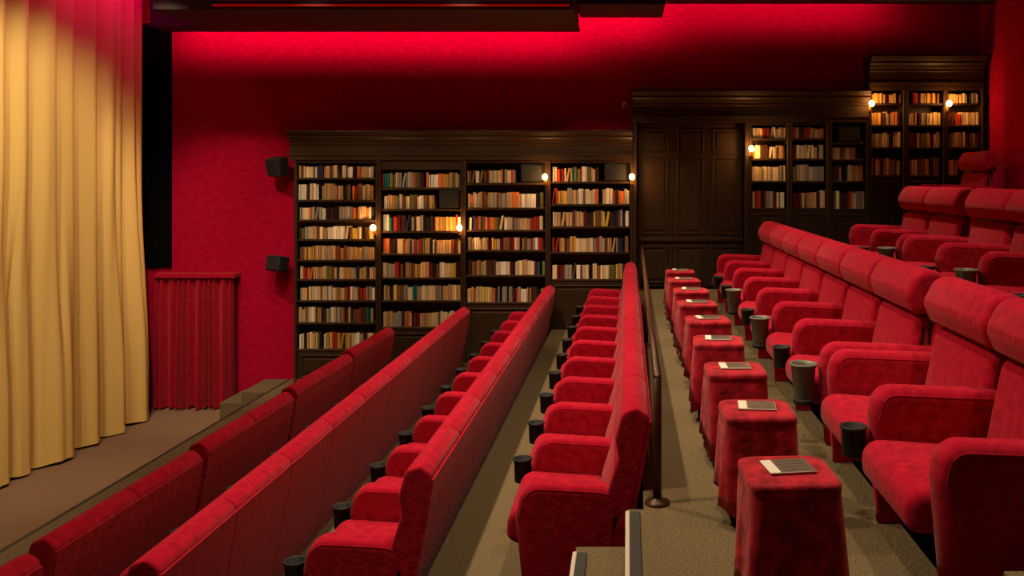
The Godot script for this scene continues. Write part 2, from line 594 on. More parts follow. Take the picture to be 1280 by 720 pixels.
func build_club_rows() -> void:
	# tier with the footstools: two seats, a gap, seven seats
	var total := 9
	for k in total:
		var d := 3.10 + Q / 2 + k * Q + (0.22 if k >= 2 else 0.0)
		var l := "plush red club seat, %s from the bookcases in the row facing the footstools" % ordinal(total - 1 - k)
		var holder := 1
		if k in [2, 4, 6]:
			holder = 2
		if k == 0:
			holder = 0
		club_seat(l, "club seats facing the footstools", Vector3(1.69, F5, -d), true, k == 1 or k == total - 1, holder)
		if holder == 2:
			bucket(Vector3(1.69 - 0.66, F5 + 0.27, -(d - Q / 2 + 0.075)), "grey plastic bucket at the %s club seat from the bookcases, footstool row" % ordinal(total - 1 - k))
	# tier above
	total = 5
	for k in total:
		var d := 5.10 + Q / 2 + k * Q + (0.20 if k >= 3 else 0.0)
		var l := "plush red club seat, %s from the bookcases on the tier above the footstool row" % ordinal(total - 1 - k)
		var holder := 2 if k in [1, 3] else 1
		club_seat(l, "club seats on the upper tier", Vector3(3.02, F6, -d), true, k == 2 or k == total - 1, holder)
		if holder == 2:
			bucket(Vector3(3.02 - 0.66, F6 + 0.27, -(d - Q / 2 + 0.075)), "grey plastic bucket at the %s club seat from the bookcases, upper tier" % ordinal(total - 1 - k))
	club_seat("single red club seat in the top corner in front of the bookcase", "", Vector3(4.50, F7, -11.20), true, true, 0)

# ------------------------------------------------------------------ footstools
func footstool_mesh(seed_: int) -> ArrayMesh:
	var r := RandomNumberGenerator.new()
	r.seed = seed_
	var ph := r.randf() * TAU
	var ph2 := r.randf() * TAU
	var st := new_st()
	st.set_smooth_group(0)
	var n := 72
	var levels := [[0.0, 0.0], [0.3, 0.0], [0.7, 0.0], [0.92, 0.001], [0.985, 0.006], [1.0, 0.016], [1.005, 0.03], [0.985, 0.036], [0.99, 0.05], [1.0, 0.10], [1.0, 0.17], [1.0, 0.24], [1.0, 0.30], [1.0, 0.35], [1.0, 0.405]]
	var rings := []
	for li in levels.size():
		var ring: Array[Vector3] = []
		for i in n:
			var a := TAU * i / n
			var c := cos(a)
			var s := sin(a)
			var e := 7.0
			var rad: float = 0.165 / pow(pow(absf(c), e) + pow(absf(s), e), 1.0 / e)
			var f: float = levels[li][0]
			var drop: float = levels[li][1]
			var fall := clampf((drop - 0.05) / 0.38, 0, 1)
			var corner := pow(absf(sin(2 * a)), 3.0)
			var wave := 0.013 * sin(7 * a + ph) + 0.008 * sin(12 * a + ph2) + 0.005 * sin(21 * a + ph * 2)
			var out := rad * f + fall * (wave + 0.014 * corner + 0.006)
			var y := 0.50 - drop
			if li == levels.size() - 1:
				y += 0.03 * sin(2 * a + ph2) + 0.012 * sin(5 * a + ph) - 0.02 * corner
			if f < 0.95:
				y += 0.008 * (1.0 - f)
			ring.append(Vector3(c * out, y, s * out))
		rings.append(ring)
	var inner: Array[Vector3] = []
	for v in rings[-1]:
		inner.append(Vector3(v.x * 0.93, v.y + 0.004, v.z * 0.93))
	rings.append(inner)
	var inner2: Array[Vector3] = []
	for v in inner:
		inner2.append(Vector3(v.x * 0.97, v.y + 0.12, v.z * 0.97))
	rings.append(inner2)
	for k in rings.size() - 1:
		for i in n:
			var j := (i + 1) % n
			# going outward and down: outward faces up and out
			quad(st, rings[k][i], rings[k][j], rings[k + 1][j], rings[k + 1][i])
	return done(st)

func build_footstools() -> void:
	var covers := [footstool_mesh(5), footstool_mesh(17), footstool_mesh(23)]
	var base := box(Vector3(-0.13, 0.0, -0.13), Vector3(0.13, 0.22, 0.13), 0.01)
	var card := box(Vector3(-0.085, 0.0, -0.07), Vector3(0.085, 0.006, 0.07), 0.001)
	var white := box(Vector3(-0.083, 0.006, -0.068), Vector3(-0.048, 0.0068, 0.068))
	var grey := box(Vector3(-0.046, 0.006, -0.068), Vector3(0.083, 0.0068, 0.068))
	var line_ := box(Vector3(-0.035, 0.0068, -0.002), Vector3(0.065, 0.0072, 0.002))
	var n := 9
	for k in n:
		var d := 3.13 + k * 0.838
		var turn := deg_to_rad(rng.randf_range(-4, 4))
		var pos := Vector3(0.592 + rng.randf_range(-0.012, 0.012), F5, -d)
		var which := ordinal(n - 1 - k)
		var t := thing("footstool", "cube footstool under a crushed red velvet cover, %s from the bookcases" % which, "footstool", pos, turn, "velvet footstools")
		part("cover", covers[k % 3], M.crushed_velvet, t)
		part("base", base, M.black_cloth, t)
		var c := thing("menu_card", "grey menu card with white end on the %s velvet footstool from the bookcases" % which, "card", pos + Vector3(0.0, 0.508, 0.0), turn + deg_to_rad(rng.randf_range(-6, 6)), "menu cards on the footstools")
		part("sheet", card, M.card_white, c)
		part("white_end", white, M.card_white, c)
		var g := part("printed_panel", grey, M.card_grey, c)
		for i in 4:
			part("printed_line", line_, M.card_dark, g, Vector3(0.0, 0.0, -0.045 + i * 0.03))

# ------------------------------------------------------------------ bookcases
func wx(px: float) -> float:      # metres along the bookcase wall, from the elevation drawing (1 unit = 11.256 mm)
	return (px - 785.0) * 0.011256

func wy(py: float) -> float:
	return 1.562 - (py - 222.0) * 0.011256

var bays := [
	# [from, to, top of opening, foot height, shelf lines as [book tops, shelf top], label]
	{"a": 368.0, "b": 473.0, "top": 200.0, "foot": F1, "rows": [[206.7, 222.0], [230, 249.7], [258.7, 274.7], [283.5, 299.0], [308, 324.8], [333, 349], [358.6, 375.5], [385, 403.2], [415.8, 436.5]], "who": "the nine-shelf bay"},
	{"a": 473.0, "b": 579.0, "top": 200.0, "foot": F1, "rows": [[215, 234.3], [243, 261], [269, 288.7], [299, 317], [328, 347], [357, 375.6], [390, 409]], "who": "the seven-shelf bay"},
	{"a": 579.0, "b": 685.0, "top": 200.0, "foot": F2, "rows": [[211.5, 228.5], [240.7, 259.6], [270.5, 287.4], [297.5, 312.5], [325.7, 344], [359.7, 378]], "who": "the six-shelf bay"},
	{"a": 685.0, "b": 791.0, "top": 200.0, "foot": F3, "rows": [[208.6, 227], [236, 255], [263, 283], [296.5, 315], [330, 349]], "who": "the five-shelf bay"},
	{"a": 936.0, "b": 987.0, "top": 153.0, "foot": F5, "rows": [[159, 172.5], [181, 198], [206, 226], [238, 260]], "who": "the narrow bay beside the doors"},
	{"a": 987.0, "b": 1036.5, "top": 153.0, "foot": F5, "rows": [[159, 172.5], [181, 198], [206, 226], [238, 260]], "who": "the middle narrow bay"},
	{"a": 1036.5, "b": 1086.0, "top": 153.0, "foot": F6, "rows": [[153, 178], [184, 199], [206, 226], [239, 261]], "who": "the narrow bay with a loudspeaker"},
	{"a": 1086.0, "b": 1132.0, "top": 111.0, "foot": F6, "rows": [[116, 129], [140, 156], [165, 184], [197, 219]], "who": "the high bay by its first lamp"},
	{"a": 1132.0, "b": 1182.0, "top": 111.0, "foot": F6, "rows": [[116, 129], [140, 156], [165, 184], [197, 219]], "who": "the middle high bay"},
	{"a": 1182.0, "b": 1230.0, "top": 111.0, "foot": F6, "rows": [[116, 129], [140, 156], [165, 184], [197, 219]], "who": "the high corner bay"},
]

func build_bay(i: int) -> void:
	var b: Dictionary = bays[i]
	var x0 := wx(b.a)
	var x1 := wx(b.b)
	var top := wy(b.top)
	var foot: float = b.foot
	var mid := (x0 + x1) / 2
	var labels := ["nine", "seven", "six", "five"]
	var t := thing("bookcase", "dark wooden bookcase, " + b.who, "bookcase", Vector3(mid, foot, FRONT), 0.0, "built-in bookcases")
	var h := top - foot
	var hw := (x1 - x0) / 2 - 0.001
	var depth := FRONT - WALL - 0.004
	var up := 0.035
	part("side_panel", box(Vector3(-hw, 0, -depth), Vector3(-hw + up, h, 0.02), 0.005), M.dark_wood, t)
	part("side_panel", box(Vector3(hw - up, 0, -depth), Vector3(hw, h, 0.02), 0.005), M.dark_wood, t)
	part("back_panel", box(Vector3(-hw + up, 0, -depth), Vector3(hw - up, h, -depth + 0.015)), M.dark_wood, t)
	var sh := box(Vector3(-hw + up, -0.03, -depth + 0.015), Vector3(hw - up, 0, -0.005), 0.004)
	for r in b.rows:
		part("shelf", sh, M.dark_wood, t, Vector3(0, wy(r[1]) - foot, 0))
	var first: float = wy(203.5 if i in [2, 3] else b.rows[0][0] - 3.0) - foot
	if h - first > 0.02:
		part("frieze_board", box(Vector3(-hw + up, first, -0.05), Vector3(hw - up, h, -0.008)), M.dark_wood, t)
	var low: float = wy(b.rows[-1][1]) - foot - 0.03
	var base := part("base_board", box(Vector3(-hw + up, 0, -0.06), Vector3(hw - up, low, -0.012)), M.dark_wood, t)
	# framed cupboard panel below the shelves
	var f := 0.05
	var fy0 := 0.09
	var fy1 := low - 0.05
	if fy1 - fy0 > 0.12:
		part("base_panel", raised_panel(-hw + up + f, hw - up - f, fy0, fy1), M.dark_wood, base, Vector3(0, 0, -0.012))
		part("plinth", box(Vector3(-hw, 0, 0.0), Vector3(hw, 0.07, 0.035), 0.006), M.dark_wood, base)

func raised_panel(x0: float, x1: float, y0: float, y1: float) -> ArrayMesh:
	var st := new_st()
	var w := 0.022
	for e in [[x0, x1, y0, y0 + w], [x0, x1, y1 - w, y1], [x0, x0 + w, y0 + w, y1 - w], [x1 - w, x1, y0 + w, y1 - w]]:
		add_box(st, Vector3(e[0], e[2], 0), Vector3(e[1], e[3], 0.016), 0.006)
	add_box(st, Vector3(x0 + 0.06, y0 + 0.06, 0), Vector3(x1 - 0.06, y1 - 0.06, 0.012), 0.011)
	return done(st)

func cornice(x0: float, x1: float, top: float, bottom: float, label: String) -> void:
	var h := top - bottom
	var prof := []
	for p in [[0.298, 0.0], [-0.022, 0.0], [-0.022, 0.14], [-0.035, 0.15], [-0.035, 0.20], [-0.024, 0.215], [-0.024, 0.50], [-0.04, 0.52], [-0.045, 0.56], [-0.045, 0.60], [-0.06, 0.62], [-0.075, 0.70], [-0.10, 0.76], [-0.10, 0.82], [-0.125, 0.85], [-0.15, 0.93], [-0.16, 0.94], [-0.16, 1.0], [0.298, 1.0]]:
		prof.append(Vector2(p[0], p[1] * h))
	var t := thing("bookcase_cornice", label, "cornice", Vector3(x0, bottom, FRONT), 0.0, "moulded wooden cornices")
	part("moulding", slab(prof, 0.0, x1 - x0, 0.0, false), M.dark_wood, t, Vector3.ZERO, Vector3(0, PI / 2, 0))

var palette := [
	# name, colour, weight
	["cream", Color(0.86, 0.78, 0.62), 18.0], ["tan", Color(0.76, 0.62, 0.43), 16.0], ["ochre", Color(0.76, 0.59, 0.30), 8.0], ["brown", Color(0.48, 0.33, 0.21), 9.0],
	["dark brown", Color(0.26, 0.18, 0.12), 7.0], ["red", Color(0.64, 0.20, 0.14), 6.0], ["maroon", Color(0.38, 0.11, 0.11), 3.5], ["orange", Color(0.82, 0.46, 0.22), 6.0],
	["grey", Color(0.60, 0.58, 0.53), 9.0], ["navy blue", Color(0.17, 0.20, 0.33), 3.0], ["olive green", Color(0.46, 0.46, 0.25), 4.5], ["white", Color(0.90, 0.87, 0.80), 9.0],
	["teal", Color(0.10, 0.42, 0.42), 0.8], ["yellow", Color(0.82, 0.72, 0.32), 2.5], ["black", Color(0.12, 0.11, 0.11), 4.0]]

func pick_colour(r: RandomNumberGenerator) -> int:
	var total := 0.0
	for p in palette:
		total += p[2]
	var v := r.randf() * total
	for i in palette.size():
		v -= palette[i][2]
		if v <= 0:
			return i
	return 0

func add_book(st: SurfaceTool, c: Vector3, w: float, h: float, d: float, turn: float) -> void:
	# covers and a rounded spine towards +z
	var out: Array[Vector2] = [Vector2(-0.5, -1), Vector2(0.5, -1), Vector2(0.5, -0.06), Vector2(0.28, 0.0), Vector2(-0.28, 0.0), Vector2(-0.5, -0.06)]
	var rot := Basis(Vector3.BACK, turn)
	var lo: Array[Vector3] = []
	var hi: Array[Vector3] = []
	for p in out:
		lo.append(c + rot * Vector3(p.x * w, 0, p.y * d))
		hi.append(c + rot * Vector3(p.x * w, h, p.y * d))
	st.set_smooth_group(-1)
	for i in 6:
		var j := (i + 1) % 6
		quad(st, lo[i], hi[i], hi[j], lo[j])
	for i in range(1, 5):
		tri(st, hi[0], hi[i + 1], hi[i])
		tri(st, lo[0], lo[i], lo[i + 1])

func build_books() -> void:
	var r := RandomNumberGenerator.new()
	r.seed = 77
	# where a loudspeaker takes the place of books: bay, row, from, to
	var holes := [[1, 1, 545.0, 580.0], [2, 0, 647.0, 690.0], [3, 0, 752.0, 795.0], [6, 0, 1036.0, 1090.0]]
	var all := []
	for bi in bays.size():
		var b: Dictionary = bays[bi]
		var x0: float = wx(b.a) + 0.045
		var x1: float = wx(b.b) - 0.045
		for ri in b.rows.size():
			var row: Array = b.rows[ri]
			var full: float = wy(row[0]) - wy(row[1])
			var end := x1
			var skip := false
			for hole in holes:
				if hole[0] == bi and hole[1] == ri:
					end = wx(hole[2]) - 0.02
					skip = hole[0] == 6
			if skip:
				continue
			var x := x0 + r.randf() * 0.02
			var run := 0
			var ci := 0
			var hh := 1.0
			var tt := 0.03
			while x < end - 0.02:
				if run <= 0:
					ci = pick_colour(r)
					run = r.randi_range(3, 6) if r.randf() < 0.14 and ci in [0, 1, 2, 8, 11] else r.randi_range(1, 2)
					hh = r.randf_range(0.84, 1.04)
					tt = r.randf_range(0.020, 0.032) if r.randf() < 0.7 else r.randf_range(0.032, 0.05)
				run -= 1
				var w: float = tt * r.randf_range(0.88, 1.12)
				if x + w > end:
					break
				var h: float = full * hh * r.randf_range(0.985, 1.0)
				var turn := 0.0
				if r.randf() < 0.025 and x + w + 0.05 < end:
					turn = -0.16
					x += sin(0.16) * h * 0.0
				var px: float = 785.0 + (x + w / 2) / 0.011256
				var hidden: bool = (bi == 0 and ri == 8 and px > 448) or (bi == 1 and ri == 6 and px > 548) or (bi == 2 and ri == 5 and px > 668) or (bi == 9 and px > 1212)
				if turn != 0.0:
					x += 0.002
				all.append({"bay": bi, "row": ri, "x": x + w / 2, "w": w - 0.0012, "h": h, "c": ci, "turn": turn, "hidden": hidden, "v": r.randf_range(0.85, 1.12), "in": r.randf_range(0.025, 0.06)})
				x += w
				if turn != 0.0:
					x += sin(0.16) * h
				if r.randf() < 0.02:
					x += r.randf_range(0.01, 0.04)
	var order := range(all.size())
	order.sort_custom(func(p, q): return (all[p].w * all[p].h * (0.0 if all[p].hidden else 1.0)) > (all[q].w * all[q].h * (0.0 if all[q].hidden else 1.0)))
	var mats := []
	for p in palette:
		var set_ := []
		for v in [0.88, 1.0, 1.1]:
			var m := mat("book_%s_%d" % [p[0], int(v * 100)], Color(p[1].r * v, p[1].g * v, p[1].b * v), 0.75)
			m.metallic_specular = 0.3
			set_.append(m)
		mats.append(set_)
	var unit := new_st()
	add_book(unit, Vector3.ZERO, 1, 1, 1, 0)
	var unit_mesh := done(unit)
	var st := new_st()
	var shelf_names := ["top", "second", "third", "fourth", "fifth", "sixth", "seventh", "eighth", "ninth"]
	for k in order.size():
		var e: Dictionary = all[order[k]]
		var b: Dictionary = bays[e.bay]
		var y: float = wy(b.rows[e.row][1]) + 0.0005
		var p := Vector3(e.x, y + sin(absf(e.turn)) * e.w / 2, FRONT - e.in)
		if k < 300:
			var size_word := "thick" if e.w > 0.042 else ("tall" if e.h > 0.215 else "")
			var lab: String = (size_word + " " if size_word != "" else "") + palette[e.c][0] + " book on the " + shelf_names[e.row] + " shelf of " + b.who
			var o := part("book", unit_mesh, mats[e.c][0 if e.v < 0.94 else (1 if e.v < 1.05 else 2)])
			o.position = p
			o.rotation.z = e.turn
			o.scale = Vector3(e.w, e.h, 0.15)
			tag(o, lab, "book", "books on the bookcase shelves")
		else:
			var col: Color = palette[e.c][1]
			col = Color(col.r * e.v, col.g * e.v, col.b * e.v).srgb_to_linear()
			st.set_color(col)
			add_book(st, p, e.w, e.h, 0.15, e.turn)
	var m := mat("book_cloth", Color.WHITE, 0.75)
	m.vertex_color_use_as_albedo = true
	m.metallic_specular = 0.3
	var rest := part("shelved_books", done(st), m)
	tag(rest, "remaining thin books filling the shelves of all the bookcases", "books", "", "stuff")

func loudspeaker(at: Vector3, w: float, h: float, d: float, turn: Vector3, bracket: bool, label: String) -> void:
	var t := thing("loudspeaker", label, "loudspeaker", at, 0.0, "black loudspeakers")
	var b := part("body", box(Vector3(-w / 2, -h / 2, -d / 2), Vector3(w / 2, h / 2, d / 2), 0.015), M.black_plastic, t, Vector3.ZERO, turn)
	part("grille", box(Vector3(-w / 2 + 0.015, -h / 2 + 0.015, d / 2), Vector3(w / 2 - 0.015, h / 2 - 0.015, d / 2 + 0.008), 0.006), M.grille, b)
	part("badge", box(Vector3(-0.015, -h / 2 + 0.03, d / 2 + 0.008), Vector3(0.015, -h / 2 + 0.038, d / 2 + 0.01)), M.rubber, b)
	if bracket:
		part("bracket", tube([Vector3(0, 0, 0), Vector3(0, 0.02, WALL - at.z + 0.08), Vector3(0, 0.02, WALL - at.z)], 0.018, 8), M.black_plastic, t)
		part("wall_plate", box(Vector3(-0.05, -0.05, WALL - at.z), Vector3(0.05, 0.08, WALL - at.z + 0.012), 0.004), M.black_plastic, t)

func sconce(px: float, py: float, energy: float, label: String) -> void:
	var x := wx(px)
	var y := wy(py)
	var t := thing("wall_sconce", label, "lamp", Vector3(x, y, FRONT + 0.02), 0.0, "brass bookcase lamps")
	part("backplate", box(Vector3(-0.025, -0.11, 0.0), Vector3(0.025, -0.01, 0.01), 0.006), M.brass, t)
	part("arm", tube([Vector3(0, -0.07, 0.008), Vector3(0, -0.085, 0.04), Vector3(0, -0.082, 0.07), Vector3(0, -0.06, 0.085), Vector3(0, -0.045, 0.085)], 0.006, 8), M.brass, t)
	part("socket", lathe([[0.0, -0.05], [0.016, -0.05], [0.022, -0.036], [0.018, -0.034], [0.0, -0.036]], 14), M.brass, t, Vector3(0, 0, 0.085))
	part("bulb", lathe([[0.0, -0.036], [0.018, -0.034], [0.034, -0.016], [0.041, 0.008], [0.036, 0.032], [0.02, 0.05], [0.0, 0.058]], 16), M.bulb, t, Vector3(0, 0, 0.085))
	var l := OmniLight3D.new()
	l.name = "glow"
	l.light_color = Color(1.0, 0.68, 0.36)
	l.light_energy = energy
	l.light_size = 0.035
	l.omni_range = 30.0
	l.omni_attenuation = 2.0
	l.shadow_enabled = true
	t.add_child(l)
	l.position = Vector3(0, 0.01, 0.085)

func panelled_doors() -> void:
	var x0 := wx(791.0)
	var x1 := wx(936.0)
	var top := wy(153.0)
	var t := thing("door_1", "dark wooden panelled doors between the two bookcases", "door", Vector3(x0, F5, FRONT))
	t.set_meta("kind", "structure")
	var w := x1 - x0
	var h := top - F5
	part("back_board", box(Vector3(0.05, 0, -0.20), Vector3(w - 0.05, h, -0.16)), M.dark_wood, t)
	part("door_jamb", box(Vector3(0.001, -0.0, -0.29), Vector3(0.055, h, 0.022), 0.006), M.dark_wood, t)
	part("door_jamb", box(Vector3(w - 0.055, 0, -0.29), Vector3(w - 0.001, h, 0.022), 0.006), M.dark_wood, t)
	var cols := [0.055, 0.565, 1.075, w - 0.055]
	var rail := wy(300.0) - F5
	part("mid_rail", box(Vector3(0.055, rail - 0.03, -0.16), Vector3(w - 0.055, rail + 0.02, -0.11), 0.008), M.dark_wood, t)
	for c in 3:
		var a: float = cols[c]
		var b: float = cols[c + 1]
		var leaf := part("door_leaf", box(Vector3(a + 0.003, 0.01, -0.16), Vector3(b - 0.003, h - 0.01, -0.145), 0.004), M.dark_wood, t)
		for seg in [[0.06, rail - 0.10], [rail + 0.07, wy(197.0) - F5], [wy(192.0) - F5, h - 0.08]]:
			part("panel", raised_panel(a + 0.06, b - 0.06, seg[0], seg[1]), M.dark_wood, leaf, Vector3(0, 0, -0.145))

# ------------------------------------------------------------------ curtains
func lerp_folds(v: Array, d: float) -> Vector2:      # position inside the fold (0..1) and its width
	for i in v.size() - 1:
		if d >= v[i] and d < v[i + 1]:
			return Vector2((d - v[i]) / (v[i + 1] - v[i]), v[i + 1] - v[i])
	return Vector2(0, 0.3)

func gold_curtain() -> void:
	var top_v := []
	var bot_v := []
	var r := RandomNumberGenerator.new()
	r.seed = 4
	var d := 1.6
	while d < 8.7:
		top_v.append(d)
		d += r.randf_range(0.30, 0.46)
	for v in [8.83, 9.2, 9.56, 9.98, 10.33, 10.73, 11.12, 11.39, 11.67, 11.90]:
		top_v.append(v)
	d = 1.6
	while d < 8.5:
		bot_v.append(d)
		d += r.randf_range(0.36, 0.62)
	for v in [8.62, 8.98, 9.32, 9.65, 10.37, 10.83, 11.33, 11.90]:
		bot_v.append(v)
	var y0 := STAGE + 0.03
	var y1 := CEIL - 0.02
	var st := new_st()
	st.set_smooth_group(0)
	var nz := 620
	var ny := 22
	var front := []
	for j in ny + 1:
		var row: Array[Vector3] = []
		var f := float(j) / ny
		for i in nz + 1:
			var dd := lerpf(1.62, 11.899, float(i) / nz)
			var a := lerp_folds(top_v, dd)
			var b := lerp_folds(bot_v, dd)
			var xa := pow(absf(sin(PI * a.x)), 0.55) * clampf(a.y * 0.85, 0.12, 0.34)
			var xb := pow(absf(sin(PI * b.x)), 0.6) * clampf(b.y * 0.72, 0.12, 0.36)
			var wgt := smoothstep(0.12, 0.62, f)
			var x := lerpf(xb, xa, wgt) + 0.012 * sin(dd * 37.0 + f * 3.0) * (1.0 - f * 0.6)
			var hem := 0.0
			if j == 0:
				hem = 0.012 * sin(dd * 9.0)
			row.append(Vector3(-6.86 + x, lerpf(y0, y1, f) + hem, -dd))
		front.append(row)
	for j in ny:
		for i in nz:
			quad(st, front[j][i], front[j][i + 1], front[j + 1][i + 1], front[j + 1][i])
	var off := Vector3(-0.012, 0, 0)
	for j in ny:
		for i in nz:
			quad(st, front[j][i] + off, front[j + 1][i] + off, front[j + 1][i + 1] + off, front[j][i + 1] + off)
	st.set_smooth_group(-1)
	for i in nz:
		quad(st, front[0][i], front[0][i] + off, front[0][i + 1] + off, front[0][i + 1])
	for j in ny:
		quad(st, front[j][nz], front[j][nz] + off, front[j + 1][nz] + off, front[j + 1][nz])
	var t := thing("stage_curtain", "tall gold pleated curtain closed across the stage", "curtain")
	part("cloth", done(st), M.gold_cloth, t)
	# the sewn hem
	var hm := new_st()
	hm.set_smooth_group(0)
	for i in nz:
		var a: Vector3 = front[0][i] + Vector3(0.004, 0.0, 0)
		var b: Vector3 = front[0][i + 1] + Vector3(0.004, 0.0, 0)
		quad(hm, a, b, b + Vector3(0, 0.09, 0), a + Vector3(0, 0.09, 0))
	part("hem", done(hm), M.gold_cloth, t)
	part("track", box(Vector3(-6.70, CEIL - 0.03, -11.95), Vector3(-6.60, CEIL, -1.5), 0.004), M.black_plastic, t)

func red_curtain() -> void:
	var x0 := -6.72
	var x1 := -5.60
	var y0 := -1.715
	var y1 := 0.15
	var z := WALL + 0.16
	var st := new_st()
	st.set_smooth_group(0)
	var n := 260
	var ny := 10
	var g := []
	for j in ny + 1:
		var f := float(j) / ny
		var row: Array[Vector3] = []
		for i in n + 1:
			var u := float(i) / n
			var ph := u * 12.0 + 0.3 * sin(u * 19.0) + 0.1 * sin(u * 7.0 + f * 2.0)
			var dz := 0.06 * sin(ph * TAU) * (0.55 + 0.6 * (1.0 - f)) + 0.03 * sin(u * 23.0 + 1.0) * (1.0 - f)
			row.append(Vector3(lerpf(x0, x1, u), lerpf(y0 + 0.01 * sin(u * 31.0) * float(j == 0), y1, f), z + dz))
		g.append(row)
	for j in ny:
		for i in n:
			quad(st, g[j][i], g[j][i + 1], g[j + 1][i + 1], g[j + 1][i])
			var o := Vector3(0, 0, -0.01)
			quad(st, g[j][i] + o, g[j + 1][i] + o, g[j + 1][i + 1] + o, g[j][i + 1] + o)
	var t := thing("wall_curtain", "short red velvet pleated curtain hanging beside the gold stage curtain", "curtain")
	part("cloth", done(st), M.velvet, t)
	part("header", box(Vector3(x0 - 0.01, y1 - 0.02, WALL + 0.002), Vector3(x1 + 0.02, y1 + 0.05, z + 0.06), 0.012), M.velvet, t)

# ------------------------------------------------------------------ the hall
func fascia_mesh() -> ArrayMesh:
	var st := new_st()
	add_box(st, Vector3(-6.45, 3.594, -12.0), Vector3(-5.75, 3.644, -11.69), 0.006)
	add_box(st, Vector3(-6.45, 3.594, -11.69), Vector3(-5.75, CEIL, -11.6), 0.006)
	return done(st)

func build_shell() -> void:
	var xl := -8.0
	var xr := 5.08
	var t := 0.25
	structure("wall_far", box(Vector3(xl, -2.2, WALL - t), Vector3(xr + t, CEIL + 0.3, WALL)), M.wall_fabric, "red fabric side wall behind the bookcases", "wall")
	structure("wall_near", box(Vector3(xl, -2.2, NEAR), Vector3(xr + t, CEIL + 0.3, NEAR + t)), M.wall_fabric, "red fabric side wall opposite the bookcases", "wall")
	structure("wall_stage", box(Vector3(xl - t, -2.2, WALL - t), Vector3(xl, CEIL + 0.3, NEAR + t)), M.black_cloth, "black wall behind the gold curtain", "wall")
	structure("wall_back", box(Vector3(xr, -2.2, WALL), Vector3(xr + t, CEIL + 0.3, NEAR)), M.wall_fabric, "red fabric rear wall above the top seat tier", "wall")
	structure("wall_back_panel", box(Vector3(4.93, F7, -11.28), Vector3(xr, CEIL, NEAR), 0.01), M.wall_fabric, "projecting red padded section of the rear wall", "wall")
	structure("ceiling", box(Vector3(xl - t, CEIL, WALL - t), Vector3(xr + t, CEIL + t, NEAR + t)), M.ceiling_red, "dark cinema ceiling", "ceiling")
	# bulkheads stepping up along the side wall, with a slot for the cove lights behind them
	for q in [[-5.75, -0.67, 3.594, -10.4, "lowest dark ceiling bulkhead over the seven-shelf bookcase bay"], [-0.67, 0.48, 3.795, -11.1, "middle dark ceiling bulkhead stepping up over the doors"], [0.48, xr, 3.985, -11.4, "highest dark ceiling bulkhead over the narrow bookcases"]]:
		var bst := new_st()
		add_box(bst, Vector3(q[0], q[2], -11.7), Vector3(q[1], CEIL, q[3]), 0.008)
		add_box(bst, Vector3(q[0], q[2], -12.0), Vector3(q[1], q[2] + 0.05, -11.69), 0.006)
		structure("ceiling_bulkhead", done(bst), M.ceiling_black, q[4], "bulkhead")
	structure("ceiling_fascia", fascia_mesh(), M.ceiling_black, "dark ceiling shelf between the gold curtain and the lowest bulkhead", "fascia")
	# floor tiers
	structure("floor", box(Vector3(xl, -2.2, WALL), Vector3(-4.85, STAGE, NEAR)), M.stage_carpet, "brown carpeted floor in front of the stage curtain", "floor")
	var e := [[-4.85, -3.09, F1, "tier with the paired front row seats"], [-3.09, -2.15, F2, "tier of the second row"], [-2.15, -1.075, F3, "tier of the third row"], [-1.075, 0.075, F4, "tier below the handrail"], [0.075, 2.05, F5, "tier with the footstools"], [2.05, 3.55, F6, "upper tier of club seats"], [3.55, xr, F7, "top tier by the rear wall"]]
	for k in e.size():
		structure("floor_tier", box(Vector3(e[k][0], -2.2, FRONT + 0.04 if k > 0 else WALL), Vector3(e[k][1], e[k][2], NEAR)), M.carpet, "olive brown carpeted " + e[k][3], "floor")
	structure("trim_1", box(Vector3(-4.89, F1 - 0.03, FRONT + 0.2), Vector3(-4.85, F1 + 0.004, NEAR), 0.003), M.rubber, "dark edging strip along the step to the stage floor", "trim")
	# little flight down to the stage floor against the side wall
	structure("trim_2", box(Vector3(-5.24, -2.0, WALL), Vector3(-4.89, F1 - 0.005, WALL + 0.75), 0.004), M.carpet, "upper carpeted step down to the stage floor by the red wall", "step")
	structure("trim_3", box(Vector3(-5.53, -2.0, WALL), Vector3(-5.24, F1 - 0.15, WALL + 0.75), 0.004), M.carpet, "lower carpeted step down to the stage floor by the red wall", "step")
	# landing and stairs at the near end of the row below the handrail
	structure("floor_landing", box(Vector3(0.0, -1.0, -4.05), Vector3(0.075, F5, NEAR)), M.carpet, "carpeted edge of the landing at the top of the stairs", "floor")
	structure("trim_4", box(Vector3(-0.245, -1.0, -4.08), Vector3(0.0, F4 + 0.38, NEAR)), M.carpet, "upper carpeted stair at the end of the row below the handrail", "step")
	structure("trim_5", box(Vector3(-0.49, -1.0, -4.08), Vector3(-0.245, F4 + 0.19, NEAR)), M.carpet, "lower carpeted stair at the end of the row below the handrail", "step")
	for n in [[-0.004, F5, "upper"], [-0.249, F4 + 0.38, "lower"]]:
		var nose := thing("stair_nosing", "%s black rubber stair edge strip with bright metal lip beside the end seat" % n[2], "stair nosing", Vector3(n[0], n[1], 0), 0.0, "stair edge strips")
		part("strip", box(Vector3(0.012, 0.0, -4.0), Vector3(0.06, 0.01, NEAR - 0.01), 0.003), M.rubber, nose)
		part("lip", box(Vector3(-0.008, -0.03, -4.0), Vector3(0.012, 0.014, NEAR - 0.01), 0.003), M.aluminium, nose)
	structure("trim_6", box(Vector3(1.30, 0.0, -2.98), Vector3(2.05, 0.20, NEAR), 0.004), M.carpet, "carpeted step up towards the upper tier", "step")
	# black masking beside the curtain
	var mk := thing("side_masking", "black cloth masking panel beside the gold curtain", "panel")
	part("cloth", box(Vector3(-7.2, 0.27, WALL), Vector3(-6.57, 3.72, WALL + 0.05), 0.008), M.black_cloth, mk)
